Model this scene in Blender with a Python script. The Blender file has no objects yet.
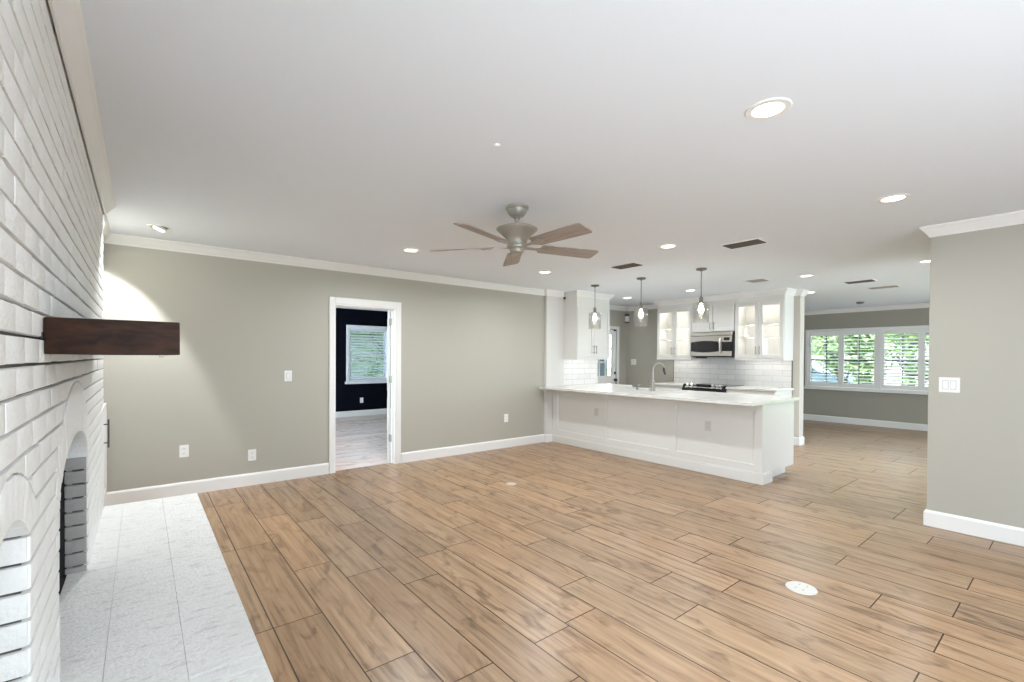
import bpy, bmesh, math, random
from mathutils import Vector, Matrix
random.seed(7)
R = math.radians
SC = bpy.context.scene
COL = SC.collection
H = 2.455          # ceiling height
YB = 5.53          # back wall plane

# ------------------------------------------------------------------ camera
cam_d = bpy.data.cameras.new('camera')
cam = bpy.data.objects.new('camera', cam_d); COL.objects.link(cam)
yaw, pitch, roll = R(38.70), R(-0.569), R(0.326)
F = Vector((math.sin(yaw)*math.cos(pitch), math.cos(yaw)*math.cos(pitch), math.sin(pitch)))
R0 = Vector((math.cos(yaw), -math.sin(yaw), 0)); U0 = R0.cross(F)
RR = R0*math.cos(roll)+U0*math.sin(roll); UU = U0*math.cos(roll)-R0*math.sin(roll)
m = Matrix((RR, UU, -F)).transposed().to_4x4(); m.translation = Vector((0, 0, 1.36))
cam.matrix_world = m
cam_d.sensor_width = 36; cam_d.sensor_fit = 'HORIZONTAL'
cam_d.lens = 463.02*36/1024
cam_d.shift_y = (362.5-341)/1024
cam_d.clip_start = 0.02; cam_d.clip_end = 200
SC.camera = cam

# ------------------------------------------------------------------ world, sun, exposure
W = bpy.data.worlds.new('world'); SC.world = W; W.use_nodes = True
wn = W.node_tree.nodes; bg = wn['Background']
bg.inputs[0].default_value = (0.74, 0.88, 1.0, 1); bg.inputs[1].default_value = 5.0
sun_d = bpy.data.lights.new('sun', 'SUN'); sun_d.energy = 9.0; sun_d.angle = R(1.0); sun_d.color = (.97, .98, 1)
sun = bpy.data.objects.new('sun', sun_d); COL.objects.link(sun)
sun.rotation_euler = (R(5), R(-28), 0); sun.location = (-6, -2, 14)
SC.view_settings.view_transform = 'Standard'
SC.view_settings.look = 'None'
SC.view_settings.exposure = 0.34
SC.view_settings.gamma = 1.0
SC.view_settings.use_curve_mapping = False
LAMP_W = 13.0
try:
    SC.cycles.max_bounces = 10; SC.cycles.diffuse_bounces = 6; SC.cycles.transparent_max_bounces = 12
    SC.cycles.use_denoising = True
    SC.cycles.sample_clamp_indirect = 6.0
except Exception:
    pass

# ------------------------------------------------------------------ materials
def srgb(r, g, b):
    f = lambda c: (c/255/12.92) if c/255 <= .04045 else ((c/255+.055)/1.055)**2.4
    return (f(r), f(g), f(b), 1)

def mat(name, col, rough=.5, metal=0, bump=0, bscale=40, spec=.5, var=0, emit=None, estr=0):
    M = bpy.data.materials.new(name); M.use_nodes = True
    nt = M.node_tree; n = nt.nodes; l = nt.links
    b = n['Principled BSDF']
    b.inputs['Base Color'].default_value = col if len(col) == 4 else (*col, 1)
    b.inputs['Roughness'].default_value = rough
    b.inputs['Metallic'].default_value = metal
    b.inputs['Specular IOR Level'].default_value = spec
    if emit:
        b.inputs['Emission Color'].default_value = (*emit, 1); b.inputs['Emission Strength'].default_value = estr
    if bump or var:
        tc = n.new('ShaderNodeTexCoord'); nz = n.new('ShaderNodeTexNoise')
        nz.inputs['Scale'].default_value = bscale; nz.inputs['Detail'].default_value = 5
        l.new(tc.outputs['Object'], nz.inputs['Vector'])
        if bump:
            bp = n.new('ShaderNodeBump'); bp.inputs['Strength'].default_value = bump; bp.inputs['Distance'].default_value = .01
            l.new(nz.outputs['Fac'], bp.inputs['Height']); l.new(bp.outputs['Normal'], b.inputs['Normal'])
        if var:
            mx = n.new('ShaderNodeMixRGB'); mx.blend_type = 'MULTIPLY'; mx.inputs[0].default_value = var
            mx.inputs[1].default_value = col if len(col) == 4 else (*col, 1)
            rp = n.new('ShaderNodeValToRGB'); rp.color_ramp.elements[0].position = .3; rp.color_ramp.elements[1].position = .7
            rp.color_ramp.elements[0].color = (.35, .33, .31, 1)
            l.new(nz.outputs['Fac'], rp.inputs[0]); l.new(rp.outputs[0], mx.inputs[2]); l.new(mx.outputs[0], b.inputs['Base Color'])
    return M

def wood_plank_mat(name, light, mid, dark, rough=.32):
    M = bpy.data.materials.new(name); M.use_nodes = True
    nt = M.node_tree; n = nt.nodes; l = nt.links; b = n['Principled BSDF']
    uv = n.new('ShaderNodeUVMap'); uv.uv_map = 'grain'
    mp = n.new('ShaderNodeMapping'); mp.inputs['Scale'].default_value = (1.0, 20, 1)
    l.new(uv.outputs[0], mp.inputs[0])
    g = n.new('ShaderNodeTexNoise'); g.inputs['Scale'].default_value = 1.6; g.inputs['Detail'].default_value = 8; g.inputs['Roughness'].default_value = .62; g.inputs['Distortion'].default_value = .5
    l.new(mp.outputs[0], g.inputs['Vector'])
    mp2 = n.new('ShaderNodeMapping'); mp2.inputs['Scale'].default_value = (2.2, 5.5, 1); mp2.inputs['Location'].default_value = (7, 3, 0)
    l.new(uv.outputs[0], mp2.inputs[0])
    k = n.new('ShaderNodeTexNoise'); k.inputs['Scale'].default_value = 1.7; k.inputs['Detail'].default_value = 4; k.inputs['Distortion'].default_value = 1.2
    l.new(mp2.outputs[0], k.inputs['Vector'])
    at = n.new('ShaderNodeAttribute'); at.attribute_name = 'tone'
    rp = n.new('ShaderNodeValToRGB'); cr = rp.color_ramp
    cr.elements[0].position = .27; cr.elements[0].color = dark
    cr.elements[1].position = .70; cr.elements[1].color = light
    e = cr.elements.new(.46); e.color = mid
    l.new(g.outputs['Fac'], rp.inputs[0])
    rk = n.new('ShaderNodeValToRGB'); rk.color_ramp.elements[0].position = .30; rk.color_ramp.elements[0].color = (.48, .43, .38, 1)
    rk.color_ramp.elements[1].position = .46; rk.color_ramp.elements[1].color = (1, 1, 1, 1)
    l.new(k.outputs['Fac'], rk.inputs[0])
    mx = n.new('ShaderNodeMixRGB'); mx.blend_type = 'MULTIPLY'; mx.inputs[0].default_value = .8
    l.new(rp.outputs[0], mx.inputs[1]); l.new(rk.outputs[0], mx.inputs[2])
    m2 = n.new('ShaderNodeMixRGB'); m2.blend_type = 'MULTIPLY'; m2.inputs[0].default_value = 1
    l.new(mx.outputs[0], m2.inputs[1]); l.new(at.outputs['Color'], m2.inputs[2])
    l.new(m2.outputs[0], b.inputs['Base Color'])
    b.inputs['Roughness'].default_value = rough
    bp = n.new('ShaderNodeBump'); bp.inputs['Strength'].default_value = .12; bp.inputs['Distance'].default_value = .003
    l.new(g.outputs['Fac'], bp.inputs['Height']); l.new(bp.outputs['Normal'], b.inputs['Normal'])
    return M

def streak_mat(name, c1, c2, scale=(1, 30, 30), rough=.45, spec=.4):
    M = bpy.data.materials.new(name); M.use_nodes = True
    nt = M.node_tree; n = nt.nodes; l = nt.links; b = n['Principled BSDF']
    tc = n.new('ShaderNodeTexCoord'); mp = n.new('ShaderNodeMapping'); mp.inputs['Scale'].default_value = scale
    nz = n.new('ShaderNodeTexNoise'); nz.inputs['Scale'].default_value = 1.5; nz.inputs['Detail'].default_value = 7; nz.inputs['Distortion'].default_value = .9
    rp = n.new('ShaderNodeValToRGB'); rp.color_ramp.elements[0].position = .35; rp.color_ramp.elements[1].position = .65
    rp.color_ramp.elements[0].color = c1; rp.color_ramp.elements[1].color = c2
    l.new(tc.outputs['Object'], mp.inputs[0]); l.new(mp.outputs[0], nz.inputs['Vector']); l.new(nz.outputs['Fac'], rp.inputs[0])
    l.new(rp.outputs[0], b.inputs['Base Color']); b.inputs['Roughness'].default_value = rough; b.inputs['Specular IOR Level'].default_value = spec
    return M

def glass_mat(name, tint=(1, 1, 1, 1), gloss=.07, rough=.02):
    M = bpy.data.materials.new(name); M.use_nodes = True
    nt = M.node_tree; n = nt.nodes; l = nt.links
    n.remove(n['Principled BSDF']); out = n['Material Output']
    t = n.new('ShaderNodeBsdfTransparent'); t.inputs[0].default_value = tint
    g = n.new('ShaderNodeBsdfGlossy'); g.inputs['Roughness'].default_value = rough
    x = n.new('ShaderNodeMixShader'); x.inputs[0].default_value = gloss
    l.new(t.outputs[0], x.inputs[1]); l.new(g.outputs[0], x.inputs[2]); l.new(x.outputs[0], out.inputs[0])
    return M

def tile_mat():
    # long white subway tile: the joints follow world-size courses
    M = bpy.data.materials.new('subway_tile'); M.use_nodes = True
    nt = M.node_tree; n = nt.nodes; l = nt.links; b = n['Principled BSDF']
    uv = n.new('ShaderNodeUVMap'); uv.uv_map = 'grain'
    br = n.new('ShaderNodeTexBrick'); br.offset = .5
    br.inputs['Color1'].default_value = (.80, .79, .77, 1); br.inputs['Color2'].default_value = (.74, .73, .71, 1)
    br.inputs['Mortar'].default_value = (.55, .54, .52, 1)
    br.inputs['Scale'].default_value = 1; br.inputs['Mortar Size'].default_value = .0035; br.inputs['Mortar Smooth'].default_value = .1
    br.inputs['Brick Width'].default_value = .305; br.inputs['Row Height'].default_value = .0925
    l.new(uv.outputs[0], br.inputs['Vector']); l.new(br.outputs['Color'], b.inputs['Base Color'])
    b.inputs['Roughness'].default_value = .16
    bp = n.new('ShaderNodeBump'); bp.inputs['Strength'].default_value = .3; bp.inputs['Distance'].default_value = .004; bp.invert = True
    l.new(br.outputs['Fac'], bp.inputs['Height']); l.new(bp.outputs['Normal'], b.inputs['Normal'])
    return M

def hearth_mat():
    # thick white paint over rough pavers: worn in streaks that follow the short courses
    M = mat('white_painted_hearth', (.77, .765, .745), .62)
    nt = M.node_tree; n = nt.nodes; l = nt.links; b = n['Principled BSDF']
    tc = n.new('ShaderNodeTexCoord')
    mp = n.new('ShaderNodeMapping'); mp.inputs['Scale'].default_value = (7, 26, 10)
    a = n.new('ShaderNodeTexNoise'); a.inputs['Scale'].default_value = 1.4; a.inputs['Detail'].default_value = 7; a.inputs['Roughness'].default_value = .7
    c = n.new('ShaderNodeTexNoise'); c.inputs['Scale'].default_value = 70; c.inputs['Detail'].default_value = 4
    l.new(tc.outputs['Object'], mp.inputs[0]); l.new(mp.outputs[0], a.inputs['Vector']); l.new(tc.outputs['Object'], c.inputs['Vector'])
    ad = n.new('ShaderNodeMath'); ad.operation = 'ADD'; l.new(a.outputs['Fac'], ad.inputs[0])
    mu = n.new('ShaderNodeMath'); mu.operation = 'MULTIPLY'; mu.inputs[1].default_value = .5; l.new(c.outputs['Fac'], mu.inputs[0]); l.new(mu.outputs[0], ad.inputs[1])
    bp = n.new('ShaderNodeBump'); bp.inputs['Strength'].default_value = .8; bp.inputs['Distance'].default_value = .018
    l.new(ad.outputs[0], bp.inputs['Height']); l.new(bp.outputs['Normal'], b.inputs['Normal'])
    rp = n.new('ShaderNodeValToRGB'); rp.color_ramp.elements[0].position = .30; rp.color_ramp.elements[0].color = (.60, .58, .55, 1)
    rp.color_ramp.elements[1].position = .46; rp.color_ramp.elements[1].color = (.84, .835, .82, 1)
    l.new(a.outputs['Fac'], rp.inputs[0]); l.new(rp.outputs[0], b.inputs['Base Color'])
    return M

def leaf_mat(name, a, c):
    return streak_mat(name, a, c, (3, 3, 3), .6, .2)

M = {}
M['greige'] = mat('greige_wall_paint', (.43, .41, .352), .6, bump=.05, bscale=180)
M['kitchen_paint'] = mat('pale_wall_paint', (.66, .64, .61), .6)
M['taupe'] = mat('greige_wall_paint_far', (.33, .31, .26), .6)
M['lit_end_paint'] = mat('greige_paint_lit', (.56, .525, .465), .6)  # wall greige lightened: lamp light on the wall end put into the colour
M['navy'] = mat('navy_wall_paint', (.004, .0045, .0095), .75, spec=.06)
M['ceiling'] = mat('ceiling_paint', (.78, .825, .88), .75, bump=.05, bscale=90)
M['trim'] = mat('white_trim_paint', (.80, .79, .77), .35)
M['cabinet'] = mat('white_cabinet_paint', (.71, .695, .66), .38)
M['brick'] = mat('white_painted_brick', (.80, .80, .785), .6, bump=.45, bscale=75)
M['mortar'] = mat('painted_mortar', (.11, .105, .10), .9, bump=.6, bscale=60)
M['shaded_brick'] = mat('white_brick_shaded', (.37, .35, .33), .7, bump=.5, bscale=60)  # white brick greyed: shade inside the fire opening put into the colour
M['soot'] = mat('sooty_firebox', (.03, .03, .03), .9, bump=.5, bscale=30)
M['hearth'] = hearth_mat()
M['floor'] = wood_plank_mat('wood_look_plank_tile', srgb(180, 150, 118), srgb(158, 127, 97), srgb(112, 85, 62))
M['floor_bed'] = wood_plank_mat('wood_look_plank_tile_bedroom', srgb(235, 216, 208), srgb(220, 202, 194), srgb(190, 172, 164))
M['grout'] = mat('plank_grout', (.085, .062, .045), .8)
M['walnut'] = streak_mat('dark_walnut', (.016, .007, .004, 1), (.046, .019, .010, 1), (9, 1.2, 24), .55, .18)
M['quartz'] = streak_mat('white_quartz', (.66, .645, .61, 1), (.74, .73, .70, 1), (2.5, 5, 4), .25, .5)
M['nickel'] = mat('brushed_nickel', (.32, .30, .275), .36, 1)
M['pewter'] = mat('dark_pewter', (.20, .185, .17), .4, .6)
M['fan_metal'] = mat('antique_nickel', (.36, .335, .285), .42, .35)
M['fan_wood'] = streak_mat('weathered_grey_wood', (.28, .235, .205, 1), (.40, .345, .305, 1), (3, 40, 40), .5)
M['steel'] = mat('stainless_steel', (.62, .60, .57), .26, 1)
M['black'] = mat('black_gloss', (.010, .010, .011), .12)
M['darkgrey'] = mat('dark_grey_metal', (.05, .05, .05), .5)
M['black_matte'] = mat('black_matte', (.012, .012, .012), .6)
M['tile'] = tile_mat()
M['white_plastic'] = mat('white_plastic', (.82, .82, .80), .35)
M['outlet_paint'] = mat('putty_outlet_cover', (.60, .585, .555), .4)
M['lens'] = mat('lit_lamp_lens', (1, 1, 1), .4, emit=(1, .96, .9), estr=4.5)
M['bulb'] = mat('lit_bulb', (1, 1, 1), .4, emit=(1, .93, .82), estr=9)
M['puck'] = mat('lit_cabinet_puck', (1, 1, 1), .4, emit=(1, .97, .9), estr=10)
M['glass'] = glass_mat('clear_glass', gloss=.04)
M['tinted'] = glass_mat('tinted_glass', (.50, .56, .60, 1))
M['jar'] = glass_mat('pendant_glass', (.93, .93, .92, 1), .14, .05)
M['floor_cover'] = mat('dull_white_plastic', (.60, .585, .55), .45)
M['beige_cover'] = mat('beige_cover', (.56, .47, .39), .45)
M['outlet_slot'] = mat('dull_slot', (.36, .35, .33), .5)
M['slot'] = mat('outlet_slot', (.16, .15, .14), .5)
M['vent'] = mat('vent_grille', (.11, .10, .09), .5)
M['vent_pale'] = mat('vent_grille_pale', (.36, .34, .31), .5)
M['blind'] = mat('blind_slat', (.80, .82, .86), .4)
M['bronze'] = mat('dark_window_frame', (.05, .07, .07), .4)
M['lawn'] = mat('lawn_grass', (.16, .26, .07), .9, bump=.8, bscale=30, var=.5)
M['drive'] = mat('concrete_drive', (.62, .60, .56), .8, var=.2, bscale=3)
M['terrace'] = mat('bounce_terrace', (.76, .78, .80), .8)
M['leaf'] = leaf_mat('green_leaves', (.05, .13, .02, 1), (.22, .40, .09, 1))
M['leaf2'] = leaf_mat('yellow_green_leaves', (.15, .25, .09, 1), (.42, .52, .27, 1))
M['bark'] = streak_mat('bark', (.07, .05, .035, 1), (.16, .12, .09, 1), (8, 8, 1), .9)
M['stucco'] = mat('pale_stucco', (.74, .70, .62), .8)
M['roof'] = mat('grey_shingle', (.16, .15, .15), .9, bump=.5, bscale=20)
M['car'] = mat('slate_car_paint', (.10, .15, .19), .25, .3)
M['tyre'] = mat('tyre', (.015, .015, .015), .8)
M['fence'] = mat('blue_grey_fence', (.10, .14, .20), .7)
M['sink'] = mat('white_sink', (.80, .80, .79), .2)

# ------------------------------------------------------------------ mesh helpers
def box(bm, x0, x1, y0, y1, z0, z1, bev=0, seg=1):
    vs = [bm.verts.new((x, y, z)) for z in (z0, z1) for y in (y0, y1) for x in (x0, x1)]
    fs = [bm.faces.new([vs[i] for i in q]) for q in ((0, 2, 3, 1), (4, 5, 7, 6), (0, 1, 5, 4), (1, 3, 7, 5), (3, 2, 6, 7), (2, 0, 4, 6))]
    if bev:
        es = list({e for f in fs for e in f.edges})
        bmesh.ops.bevel(bm, geom=es, offset=bev, segments=seg, affect='EDGES', profile=.6)
    return vs

def lathe(bm, prof, seg=32, cx=0, cy=0, cz=0, cap=True):
    rings = []
    for r, z in prof:
        rings.append([bm.verts.new((cx+r*math.cos(2*math.pi*i/seg), cy+r*math.sin(2*math.pi*i/seg), cz+z)) for i in range(seg)])
    for a, b in zip(rings, rings[1:]):
        for i in range(seg):
            j = (i+1) % seg
            bm.faces.new((a[i], a[j], b[j], b[i]))
    if cap:
        bm.faces.new(list(reversed(rings[0]))); bm.faces.new(rings[-1])

def tube(bm, pts, r, seg=12, cap=True):
    pts = [Vector(p) for p in pts]; rings = []
    rs = r if isinstance(r, (list, tuple)) else [r]*len(pts)
    prev = None
    for i, p in enumerate(pts):
        d = (pts[min(i+1, len(pts)-1)]-pts[max(i-1, 0)]).normalized()
        if prev is None:
            a = d.orthogonal().normalized()
        else:
            a = (prev-d*prev.dot(d)).normalized()
        prev = a; b = d.cross(a)
        rings.append([bm.verts.new(p+(a*math.cos(2*math.pi*k/seg)+b*math.sin(2*math.pi*k/seg))*rs[i]) for k in range(seg)])
    for A, B in zip(rings, rings[1:]):
        for i in range(seg):
            j = (i+1) % seg
            bm.faces.new((A[i], A[j], B[j], B[i]))
    if cap:
        bm.faces.new(list(reversed(rings[0]))); bm.faces.new(rings[-1])

def prism(bm, poly, axis, a0, a1):
    # poly: list of 2-D points; extruded along axis ('x': poly=(y,z), 'y': (x,z), 'z': (x,y))
    def P(p, a):
        return {'x': (a, p[0], p[1]), 'y': (p[0], a, p[1]), 'z': (p[0], p[1], a)}[axis]
    A = [bm.verts.new(P(p, a0)) for p in poly]; B = [bm.verts.new(P(p, a1)) for p in poly]
    n = len(poly)
    bm.faces.new(A); bm.faces.new(list(reversed(B)))
    for i in range(n):
        j = (i+1) % n
        bm.faces.new((A[i], B[i], B[j], A[j]))

def done(name, bm, material, parent=None, smooth=None, loc=None):
    bmesh.ops.recalc_face_normals(bm, faces=bm.faces)
    me = bpy.data.meshes.new(name); bm.to_mesh(me); bm.free()
    o = bpy.data.objects.new(name, me); COL.objects.link(o)
    for mm in (material if isinstance(material, (list, tuple)) else [material]):
        me.materials.append(mm)
    if smooth:
        for p in me.polygons: p.use_smooth = True
        try:
            me.set_sharp_from_angle(angle=R(smooth))
        except Exception:
            pass
    if parent: o.parent = parent
    if loc: o.location = loc
    return o

def part(name, material, parent, *boxes, bev=0.002, smooth=None):
    bm = bmesh.new()
    for b in boxes: box(bm, *b, bev=bev)
    return done(name, bm, material, parent, smooth)

def tag(o, label, cat, group=None, kind=None):
    o['label'] = label; o['category'] = cat
    if group: o['group'] = group
    if kind: o['kind'] = kind
    return o

def thing(name, label, cat, loc=(0, 0, 0), rz=0, group=None, kind=None):
    o = bpy.data.objects.new(name, None); COL.objects.link(o)
    o.empty_display_size = .1
    o.location = loc; o.rotation_euler = (0, 0, rz)
    return tag(o, label, cat, group, kind)

def dup(root, loc, label, rz=None):
    r = root.copy(); COL.objects.link(r); r.location = loc; r['label'] = label
    if rz is not None: r.rotation_euler = (0, 0, rz)
    for ch in list(root.children):
        c = ch.copy(); COL.objects.link(c); c.parent = r
        for g in list(ch.children):
            d = g.copy(); COL.objects.link(d); d.parent = c
    return r

def struct(name, material, label, *boxes, bev=0, cat='wall'):
    o = part(name, material, None, *boxes, bev=bev)
    return tag(o, label, cat, kind='structure')

# ------------------------------------------------------------------ floor
def plank_floor(name, x0, x1, y0, y1, along, width, phase, length, offs, material, label, gap=.003):
    """individual planks laid in staggered courses over a grout bed; along='y' or 'x'"""
    bm = bmesh.new(); uvl = bm.loops.layers.uv.new('grain'); cl = bm.loops.layers.float_color.new('tone')
    rng = random.Random(3)
    a0, a1 = (x0, x1) if along == 'y' else (y0, y1)      # across
    b0, b1 = (y0, y1) if along == 'y' else (x0, x1)      # along
    n0 = math.floor((a0-phase)/width); n1 = math.ceil((a1-phase)/width)
    for n in range(n0, n1):
        u0 = max(a0, phase+n*width); u1 = min(a1, phase+(n+1)*width)
        if u1-u0 < .004: continue
        off = offs.get(n, rng.choice([.14, .44, .74, 1.04]))
        k0 = math.floor((b0-off)/length)
        v = off+k0*length
        while v < b1:
            w0, w1 = max(b0, v), min(b1, v+length)
            if w1-w0 > .004:
                c = [(u0+gap, w0+gap), (u1-gap, w0+gap), (u1-gap, w1-gap), (u0+gap, w1-gap)]
                vs = [bm.verts.new((p[0], p[1], 0) if along == 'y' else (p[1], p[0], 0)) for p in c]
                f = bm.faces.new(vs if along == 'y' else list(reversed(vs))); f.material_index = 0
                ro, rv = rng.random()*50, rng.random()*50
                t = .86+.22*rng.random(); w = rng.uniform(-.035, .035)
                for lp in f.loops:
                    co = lp.vert.co
                    uu, vv = (co.y, co.x) if along == 'y' else (co.x, co.y)
                    lp[uvl].uv = (uu+ro, vv+rv)
                    lp[cl] = (t*(1+w), t, t*(1-w), 1)
            v += length
    vs = [bm.verts.new(p) for p in ((x0, y0, -.0025), (x1, y0, -.0025), (x1, y1, -.0025), (x0, y1, -.0025))]
    bm.faces.new(vs).material_index = 1
    vs = [bm.verts.new(p) for p in ((x0, y0, -.1), (x0, y1, -.1), (x1, y1, -.1), (x1, y0, -.1))]
    bm.faces.new(vs).material_index = 1
    me = bpy.data.meshes.new(name); bm.to_mesh(me); bm.free()
    o = bpy.data.objects.new(name, me); COL.objects.link(o)
    me.materials.append(material); me.materials.append(M['grout'])
    if name != 'floor': o.location.z = .0015
    return tag(o, label, 'floor', kind='structure')

plank_floor('floor', -.28, 11.78, -2.3, 6.21, 'y', .2365, .514, 1.2,
            {0: .14, 1: .74, 2: .45, 3: .15, 5: .47, 6: .75, 7: .14, 8: .45, 9: .13, 11: .74},
            M['floor'], 'brown wood-look plank floor running through the living room and kitchen')
plank_floor('floor_bedroom', .4, 5.62, 5.605, 10.56, 'x', .2365, 5.605, 1.2, {}, M['floor_bed'],
            'pale plank floor of the dark blue bedroom beyond the doorway')

# ------------------------------------------------------------------ ceiling and walls
struct('ceiling', M['ceiling'], 'flat off-white ceiling over the living room and kitchen', (-.5, 12.0, -2.5, 10.8, H, H+.15), cat='ceiling')
WT = .12
struct('wall_back', M['greige'], 'long greige wall with the bedroom doorway',
       (-.39, 1.76, YB, YB+WT, 0, H), (1.76, 2.54, YB, YB+WT, 1.985, H), (2.54, 5.10, YB, YB+WT, 0, H))
struct('wall_stub', M['kitchen_paint'], 'pale narrow wall end where the peninsula meets the back wall',
       (5.10, 5.498, YB-.05, YB+WT, 0, H))
struct('wall_kitchen', M['kitchen_paint'], 'kitchen wall behind the small white upper cabinet', (5.498, 6.40, YB, YB+WT, 0, H))
struct('wall_recess', M['greige'], 'short return wall beside the kitchen glass door', (6.28, 6.40, YB+WT, 6.32, 0, H))
struct('wall_door', M['greige'], 'greige kitchen wall holding the glass door',
       (6.40, 6.93, 6.20, 6.32, 0, H), (6.93, 7.765, 6.20, 6.32, 1.965, H), (7.765, 8.27, 6.20, 6.32, 0, H))
struct('wall_range', M['greige'], 'kitchen wall behind the range and microwave', (8.10, 8.27, 2.952, 6.20, 0, H))
struct('wall_end', M['lit_end_paint'], 'narrow end of the kitchen wall, coloured lighter for the light on it, beside the dining room', (8.10, 8.27, 2.86, 2.952, 0, H))
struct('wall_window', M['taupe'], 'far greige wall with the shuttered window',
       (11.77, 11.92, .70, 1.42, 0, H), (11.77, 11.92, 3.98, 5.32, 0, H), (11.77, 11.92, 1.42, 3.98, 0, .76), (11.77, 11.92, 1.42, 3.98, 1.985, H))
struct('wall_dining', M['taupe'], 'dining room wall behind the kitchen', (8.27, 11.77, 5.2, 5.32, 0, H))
struct('wall_right', M['greige'], 'greige wall at the right with the wide switch plate', (5.06, 5.20, -2.3, .83, 0, H))
struct('wall_dining_right', M['greige'], 'dining room wall hidden behind the right wall, with an opening added for daylight', (5.20, 6.6, .70, .83, 0, H), (11.2, 11.77, .70, .83, 0, H), (6.6, 11.2, .70, .83, 0, .12), (6.6, 11.2, .70, .83, 2.3, H))  # unseen opening added to brighten the dining room
struct('wall_left', M['greige'], 'greige wall left of the hearth, mostly behind the brick',
       (-.39, -.27, -2.3, -2.2, 0, H), (-.39, -.27, .2, .74, 0, H), (-.39, -.27, -2.2, .2, 0, .3), (-.39, -.27, -2.2, .2, 2.2, H), (-.39, -.27, 4.425, YB, 0, H))
struct('wall_rear', M['greige'], 'wall behind the camera with wide garden doors',
       (-.39, 0, -2.42, -2.3, 0, H), (2.9, 5.20, -2.42, -2.3, 0, H), (0, 2.9, -2.42, -2.3, 2.25, H))
# dark blue bedroom
struct('wall_bedroom_far', M['navy'], 'dark navy bedroom wall with the window',
       (.28, 3.68, 10.55, 10.67, 0, H), (4.64, 5.72, 10.55, 10.67, 0, H), (3.68, 4.64, 10.55, 10.67, 0, .80), (3.68, 4.64, 10.55, 10.67, 2.04, H))
struct('wall_bedroom_left', M['navy'], 'dark navy bedroom side wall out of sight at left, with an opening added for daylight', (.28, .40, YB+WT, 6.1, 0, H), (.28, .40, 10.3, 10.55, 0, H), (.28, .40, 6.1, 10.3, 0, .05), (.28, .40, 6.1, 10.3, 2.3, H))  # unseen opening added so more daylight reaches the bedroom
struct('wall_bedroom_right', M['navy'], 'dark navy bedroom side wall out of sight at right, with an opening added for daylight', (5.60, 5.72, YB+WT, 7.2, 0, H), (5.60, 5.72, 10.1, 10.55, 0, H), (5.60, 5.72, 7.2, 10.1, 0, .12), (5.60, 5.72, 7.2, 10.1, 2.2, H))  # hidden opening on this side added as extra bedroom daylight

# mouldings swept along the wall line (room on the right-hand side of travel)
def runs(pts, prof, name, material, closed, skip, labels, cat):
    n = len(pts); P = [Vector(p) for p in pts]
    def off(i, d):
        a = P[i]-P[i-1] if (closed or i > 0) else P[1]-P[0]
        b = P[(i+1) % n]-P[i] if (closed or i < n-1) else P[i]-P[i-1]
        a.normalize(); b.normalize()
        na = Vector((a.y, -a.x)); nb = Vector((b.y, -b.x))
        t = na+nb
        if t.length < 1e-6: return P[i]+na*d
        t.normalize()
        return P[i]+t*(d/max(.2, t.dot(na)))
    cnt = n if closed else n-1
    for i in range(cnt):
        if i in skip: continue
        j = (i+1) % n
        bm = bmesh.new()
        A = []; B = []
        for d, z in prof:
            p = off(i, d); q = off(j, d)
            A.append(bm.verts.new((p.x, p.y, z))); B.append(bm.verts.new((q.x, q.y, z)))
        bm.faces.new(A); bm.faces.new(list(reversed(B)))
        for k in range(len(prof)):
            l = (k+1) % len(prof)
            bm.faces.new((A[k], B[k], B[l], A[l]))
        o = done(name[0] % (name[1]+i) if isinstance(name, tuple) else name, bm, material)
        tag(o, labels[i] if i in labels else labels['*'] % i, cat, kind='structure')

crown_prof = [(0, H-.088), (.008, H-.088), (.012, H-.074), (.022, H-.062), (.046, H-.026), (.056, H-.016), (.060, H-.012), (.060, H), (0, H)]
loop = [(-.27, YB), (5.10, YB), (5.10, YB-.05), (5.498, YB-.05), (5.498, 5.20), (6.31, 5.20), (6.31, YB), (6.40, YB), (6.40, 6.20), (8.10, 6.20),
        (8.10, 5.21), (7.75, 5.21), (7.75, 2.95), (8.10, 2.95), (8.10, 2.86), (8.27, 2.86), (8.27, 5.20), (11.77, 5.20), (11.77, .83),
        (5.06, .83), (5.06, -2.3), (-.27, -2.3), (-.27, .75), (-.205, .75), (-.205, 4.42), (-.27, 4.42)]
cl = {0: 'white crown moulding along the back wall', 2: 'short crown moulding over the pale wall end', 4: 'crown moulding over the small upper cabinet by the door',
      8: 'crown moulding over the kitchen glass door', 9: 'crown moulding between glass door and right hand cabinets', 11: 'crown moulding over the cabinets around the microwave',
      14: 'crown moulding on the end of the kitchen wall', 17: 'crown moulding over the shuttered far window', 19: 'crown moulding on the right wall',
      23: 'crown moulding along the top of the white brick', '*': 'short return of crown moulding at corner %d'}
cl.update({1: 'tiny crown return beside the back wall', 5: 'crown return at the right of the small upper cabinet', 6: 'tiny crown strip beside the small upper cabinet',
           7: 'crown moulding on the recess return wall', 10: 'crown return at the left of the glass cabinet', 12: 'crown return at the right of the glass cabinets',
           13: 'narrow crown strip at the right of the glass cabinets', 15: 'crown moulding on the dining side of the kitchen wall', 16: 'crown moulding on the dining room wall',
           18: 'crown moulding on the hidden dining wall', 20: 'crown moulding on the wall behind the camera', 21: 'crown moulding on the left wall behind the camera',
           22: 'crown return on the near end of the white brick', 24: 'crown return on the far end of the white brick', 25: 'crown moulding on the left wall past the brick'})
runs(loop, crown_prof, ('trim_%d', 1), M['trim'], True, {3}, cl, 'crown moulding')

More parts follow.
